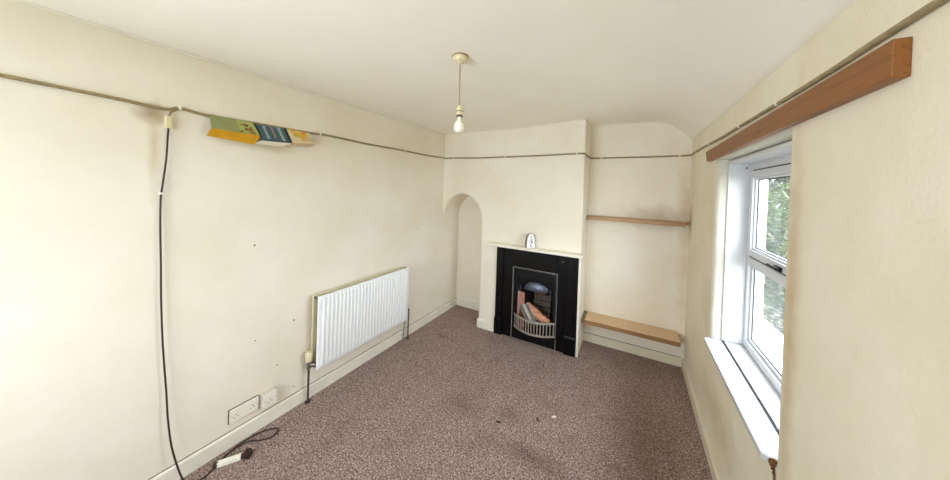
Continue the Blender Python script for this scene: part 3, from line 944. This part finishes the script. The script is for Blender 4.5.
print_on(t, Q, 'illustration', srgb(150, 104, 50), [(.62, .66, .30, .44), (.68, .80, .25, .45), (.70, .90, .55, .78), (.78, .92, .80, .95), (.60, .66, .78, .9)], .0034)
print_on(t, Q, 'dark_figures', srgb(56, 36, 24), [(.76, .82, .28, .46), (.84, .88, .44, .58), (.70, .74, .66, .78), (.56, .58, .86, .99), (.60, .615, .88, .99)], .004)
t, Q = leaflet('leaflet', 'dark teal leaflet with pale columns of print and a white lower flap, middle of three', .902, 1.090, .930, 1.116, XL+.062, 1.966, 1.976, .900, 1.065, XL+.03, 1.942, 1.944, 2.078, 2.083, M_BLUE, M_WH)
def column(u0, u1, v0=.12, v1=.88, n=16):
    out = []
    for i in range(n):
        a_ = v0+(v1-v0)*i/n
        out.append((u0+random.uniform(0, .012), u1-random.uniform(0, .02), a_, a_+(v1-v0)/n*.6))
    return out
print_on(t, Q, 'pale_print', srgb(186, 196, 196), column(.20, .30))
print_on(t, Q, 'pale_print', srgb(186, 196, 196), column(.68, .80, .08, .92))
print_on(t, Q, 'pink_print', srgb(226, 150, 138), column(.46, .52, .08, .8, 18))
print_on(t, Q, 'black_edge', srgb(40, 34, 36), [(.94, .995, .02, .98), (.0, .03, .02, .98), (.03, .94, .95, .99)])
t, Q = leaflet('leaflet', 'cream leaflet with a yellow picture and slanted black lines, rightmost of three', 1.096, 1.258, 1.122, 1.290, XL+.058, 1.980, 1.998, 1.10, 1.26, XL+.02, 1.965, 1.975, 2.085, 2.084, M_CRM, simple('pinkish_paper', srgb(214, 188, 160), .6))
print_on(t, Q, 'yellow_picture', srgb(222, 170, 34), [(.10, .30, .04, .22), (.22, .52, .16, .44), (.36, .66, .34, .56), (.44, .62, .56, .82), (.60, .76, .22, .42)])
print_on(t, Q, 'orange_picture', srgb(206, 120, 50), [(.60, .76, .06, .24)], .0034)
print_on(t, Q, 'green_picture', srgb(150, 170, 50), [(.20, .34, .38, .54)], .0034)
bm = BM()
n = Vector((.9, 0, .4)).normalized()
PP = lambda u, v: (Q[0]*(1-u)+Q[1]*u)*(1-v) + (Q[3]*(1-u)+Q[2]*u)*v + n*.0034
for u in (.70, .78, .86, .94):
    bm.faces.new([bm.verts.new(PP(*q)) for q in ((u-.05, .50), (u-.035, .50), (u+.02, .86), (u+.005, .86))])
obj('black_lines', bm, simple('print_black_lines', srgb(60, 50, 44), .6), t)

# ---------------------------------------------------------------- pendant light
PX, PY = -.849, 1.297
pl = thing('pendant_light', 'bare pearl bulb hanging on a short flex from a ceiling rose', 'ceiling light', (PX, PY, 2.41))
zt = ceil_z(PX, PY)
bm = BM(); lathe(bm, [(.040, 0), (.042, -.006), (.040, -.016), (.030, -.028), (.012, -.034), (.006, -.040), (0, -.040)], (PX, PY, zt), 32)
obj('ceiling_rose', bm, M_IVORY, pl, smooth=40)
bm = BM(); lathe(bm, [(.045, .004), (.045, -.004), (.0, -.004)], (PX, PY, zt), 32)
obj('rose_base', bm, simple('brown_pattress', srgb(140, 112, 74), .5), pl, smooth=40)
bm = BM(); tube(bm, smooth_pts([(PX, PY, zt-.038), (PX+.001, PY, 2.3), (PX+.003, PY, 2.2), (PX+.006, PY, 2.148)], 5), .0038, 8)
obj('flex', bm, simple('aged_flex', srgb(170, 152, 112), .5), pl, smooth=60)
bxp = PX+.008
bm = BM(); lathe(bm, [(.006, .0), (.010, -.004), (.015, -.014), (.016, -.030), (.020, -.032), (.020, -.038), (.016, -.040), (.016, -.062), (.0, -.062)], (bxp, PY, 2.150), 24)
lh = obj('lampholder', bm, M_IVORY, pl, smooth=40)
bm = BM(); lathe(bm, [(.0205, 0), (.0205, -.004), (.0, -.004)], (bxp, PY, 2.119), 24)
obj('skirt_ring', bm, simple('brown_ring', srgb(104, 92, 58), .5), lh, smooth=40)
bm = BM(); lathe(bm, [(.0165, 0), (.018, -.004), (.018, -.010), (.0, -.010)], (bxp, PY, 2.098), 24)
obj('lower_ring', bm, simple('dark_brown_ring', srgb(96, 80, 50), .5), lh, smooth=40)
bm = BM(); lathe(bm, [(.011, .006), (.011, -.012), (.013, -.020), (.021, -.030), (.0275, -.043), (.0300, -.057), (.028, -.071), (.021, -.081), (.011, -.0865), (0, -.088)], (bxp, PY, 2.088), 32)
obj('bulb', bm, M_BULB, pl, smooth=60)

# ---------------------------------------------------------------- bits on the carpet
bits = [((-.80, 1.89), .019, .3, (60, 40, 34), 'dark crumb lying alone in the middle of the carpet'),
        ((-.46, 2.15), .018, .6, (240, 224, 214), 'small white splinter on the carpet in front of the fireplace'),
        ((-1.69, 2.61), .014, .8, (70, 54, 40), 'dark flake on the carpet in front of the arched niche'),
        ((-1.88, 2.66), .012, 2.2, (110, 88, 60), 'tan flake on the carpet close to the left skirting'),
        ((-.56, 2.06), .018, 2.0, (84, 62, 50), 'dark fibre tuft on the carpet just left of the white splinter'),
        ((-.70, 2.72), .014, 2.5, (66, 46, 40), 'dark speck on the carpet nearest the black fireplace')]
for (x, y), s, a_, c_, lb in bits:
    bm = BM()
    M_ = Matrix.Translation((x, y, .002)) @ Matrix.Rotation(a_, 4, 'Z')
    prism(bm, [(-s, -s*.35, 0), (s*.2, -s*.5, 0), (s, -.1*s, 0), (s*.6, s*.4, 0), (-s*.7, s*.3, 0)], (0, 0, .004), M_)
    tag(obj('carpet_debris', bm, simple('debris', srgb(*c_), .9), None, (x, y, 0)), lb, 'debris', 'debris on the carpet')

# ---------------------------------------------------------------- outside
bm = BM(); box(bm, XR+.255, 30, -12, 40, -.62, -.5)
gm, nt, bs, out = nmat('garden_lawn')
co = coords(nt)
nt.links.new(ramp(nt, noise(nt, co, 3, 6), [(.35, srgb(104, 102, 76)), (.65, srgb(128, 124, 96))]), bs.inputs['Base Color'])
bs.inputs['Roughness'].default_value = .95
struct('ground_outside', bm, gm)

def leaf_mat(name, a, b):
    m, nt, bs, out = nmat(name)
    nt.links.new(ramp(nt, noise(nt, coords(nt), 5, 3), [(.3, a), (.7, b)]), bs.inputs['Base Color'])
    bs.inputs['Roughness'].default_value = .85
    bs.inputs['Specular IOR Level'].default_value = .15
    return m
def foliage(bm, c, r, n, s):
    for i in range(n):
        while True:
            d = Vector([random.uniform(-1, 1) for _ in range(3)])
            if .25 < d.length < 1: break
        p = Vector(c) + Vector((d.x*r[0], d.y*r[1], d.z*r[2]))
        q = Matrix.Rotation(random.uniform(0, 6.28), 3, 'Z') @ Matrix.Rotation(random.uniform(0, 3.14), 3, 'X')
        k = s*random.uniform(.6, 1.3)
        vs = [bm.verts.new(p + q @ Vector(v)*k) for v in ((-.5, 0, 0), (0, -.28, .06), (.55, 0, 0), (0, .28, .06))]
        bm.faces.new(vs)
def shrub(name, label, cat, x, y, h, r, n, s, mat, stem_h=.6):
    t = thing(name, label, cat, (x, y, -.5))
    bm = BM(); foliage(bm, (x, y, -.5+stem_h+(h-stem_h)/2), (r, r, (h-stem_h)/2), n, s)
    obj('foliage', bm, mat, t)
    bm = BM()
    tube(bm, smooth_pts([(x, y, -.5), (x+.03, y+.05, -.5+h*.3), (x-.04, y, -.5+h*.6), (x+.02, y-.03, -.5+h*.85)]), [.07*(1-i/20)+.012 for i in range(19)], 8)
    for k in range(5):
        a_ = k*1.3; z = -.5+h*(.35+.1*k)
        tube(bm, [(x, y, z), (x+.5*r*math.cos(a_), y+.5*r*math.sin(a_), z+.3*h/2), (x+.8*r*math.cos(a_), y+.8*r*math.sin(a_), z+.25*h)], [.03, .018, .008], 6)
    obj('trunk', bm, simple('grey_bark', srgb(150, 144, 132), .9, bumpy=(40, .6, .01), var=(20, .3)), t)
    return t
LF1 = leaf_mat('pale_green_leaves', srgb(54, 66, 40), srgb(84, 96, 62)); LF2 = leaf_mat('mid_green_leaves', srgb(40, 52, 30), srgb(66, 80, 48))
LF3 = leaf_mat('grey_green_leaves', srgb(52, 60, 50), srgb(84, 90, 76))
shrub('garden_shrub', 'rounded mid green shrub right outside the lower pane', 'shrub', 2.05, 6.0, 2.1, .75, 6000, .075, LF2, .2)
shrub('garden_shrub', 'pale yellow-green shrub growing behind the nearer one', 'shrub', 3.1, 8.0, 2.6, 1.1, 7000, .09, LF1, .3)
shrub('garden_tree', 'tall grey-green tree seen through the upper pane', 'tree', 3.6, 10.5, 5.2, 1.9, 14000, .12, LF3, 1.2)
shrub('garden_tree', 'tall pale green tree farther off beyond the fence', 'tree', 6.2, 14.5, 6.5, 2.6, 14000, .15, LF1, 1.5)
fn = thing('garden_fence', 'grey weathered board fence across the garden', 'fence', (2.6, 12, -.5))
bm = BM()
for i in range(60):
    x = .8+i*.15
    box(bm, x, x+.138, 12+.01*(i % 2), 12.02+.01*(i % 2), -.5, 1.15+random.uniform(-.01, .01))
obj('boards', bm, simple('weathered_boards', srgb(96, 98, 96), .85, var=(6, .2)), fn)
for i in range(5):
    bm = BM(); box(bm, .8+i*2.1, .9+i*2.1, 12.03, 12.13, -.5, 1.2); obj('post', bm, simple('fence_post', srgb(150, 150, 146), .85), fn)
# low white rendered wall
bm = BM(); box(bm, 1.05, 1.20, 2.9, 5.4, -.5, .42); box(bm, 1.02, 1.23, 2.88, 5.42, .42, .47)
tag(obj('low_garden_wall', bm, simple('white_render', srgb(190, 192, 194), .8, bumpy=(60, .4, .004)), None, (1.12, 4.1, -.5), bevel=.01), 'low white rendered wall outside below the window', 'wall')

# ---------------------------------------------------------------- light
w = bpy.data.worlds.new('overcast_sky'); sc.world = w
w.use_nodes = True
nt = w.node_tree
bg = nt.nodes['Background']
tc = nt.nodes.new('ShaderNodeTexCoord')
sx = nt.nodes.new('ShaderNodeSeparateXYZ'); nt.links.new(tc.outputs['Generated'], sx.inputs[0])
c = ramp(nt, sx.outputs['Z'], [(0, (.88, .915, .99, 1)), (.35, (.87, .91, 1.0, 1)), (1, (.83, .88, 1.0, 1))])
nt.links.new(c, bg.inputs['Color'])
bg.inputs['Strength'].default_value = 2.3
ld = bpy.data.lights.new('window_portal', 'AREA'); ld.shape = 'RECTANGLE'
ld.size = WZ1-WZ0; ld.size_y = WY1-WY0
ld.cycles.is_portal = True
lo = bpy.data.objects.new('window_portal', ld); COL.objects.link(lo)
lo.location = (.80, (WY0+WY1)/2, (WZ0+WZ1)/2)
lo.rotation_euler = (0, math.radians(90), 0)
ld = bpy.data.lights.new('added_window_portal', 'AREA'); ld.shape = 'RECTANGLE'
ld.size = QX1-QX0; ld.size_y = QZ1-QZ0
ld.cycles.is_portal = True
lo = bpy.data.objects.new('added_window_portal', ld); COL.objects.link(lo)
lo.location = ((QX0+QX1)/2, YF-.2, (QZ0+QZ1)/2)
lo.rotation_euler = (math.radians(90), 0, 0)

# ---------------------------------------------------------------- camera (fitted to the room's lines)
cd = bpy.data.cameras.new('camera'); co_ = bpy.data.objects.new('camera', cd); COL.objects.link(co_)
sc.camera = co_
yaw, pitch, roll, f, px, py = .5059, -.0086, .0346, 281.6, 476.59, 190.30
cy, sy, cp, sp = math.cos(yaw), math.sin(yaw), math.cos(pitch), math.sin(pitch)
fw = Vector((-sy*cp, cy*cp, sp)); rt = Vector((cy, sy, 0)); up = rt.cross(fw)
r2 = rt*math.cos(roll)+up*math.sin(roll); u2 = -rt*math.sin(roll)+up*math.cos(roll)
co_.matrix_world = Matrix(((r2.x, u2.x, -fw.x, 0), (r2.y, u2.y, -fw.y, 0), (r2.z, u2.z, -fw.z, 1.704), (0, 0, 0, 1)))
cd.sensor_width = 36; cd.sensor_fit = 'HORIZONTAL'
cd.lens = f/950*36
cd.shift_x = -(px-475)/950
cd.shift_y = (py-240)/950
cd.clip_start = .01

sc.view_settings.view_transform = 'Standard'
sc.view_settings.look = 'None'
sc.view_settings.gamma = 1
sc.view_settings.exposure = 2.7
sc.view_settings.use_curve_mapping = False
sc.cycles.use_denoising = True
sc.cycles.max_bounces = 16
sc.cycles.diffuse_bounces = 10
sc.cycles.transparent_max_bounces = 12
sc.cycles.sample_clamp_indirect = 6
sc.cycles.caustics_reflective = False
sc.cycles.caustics_refractive = False
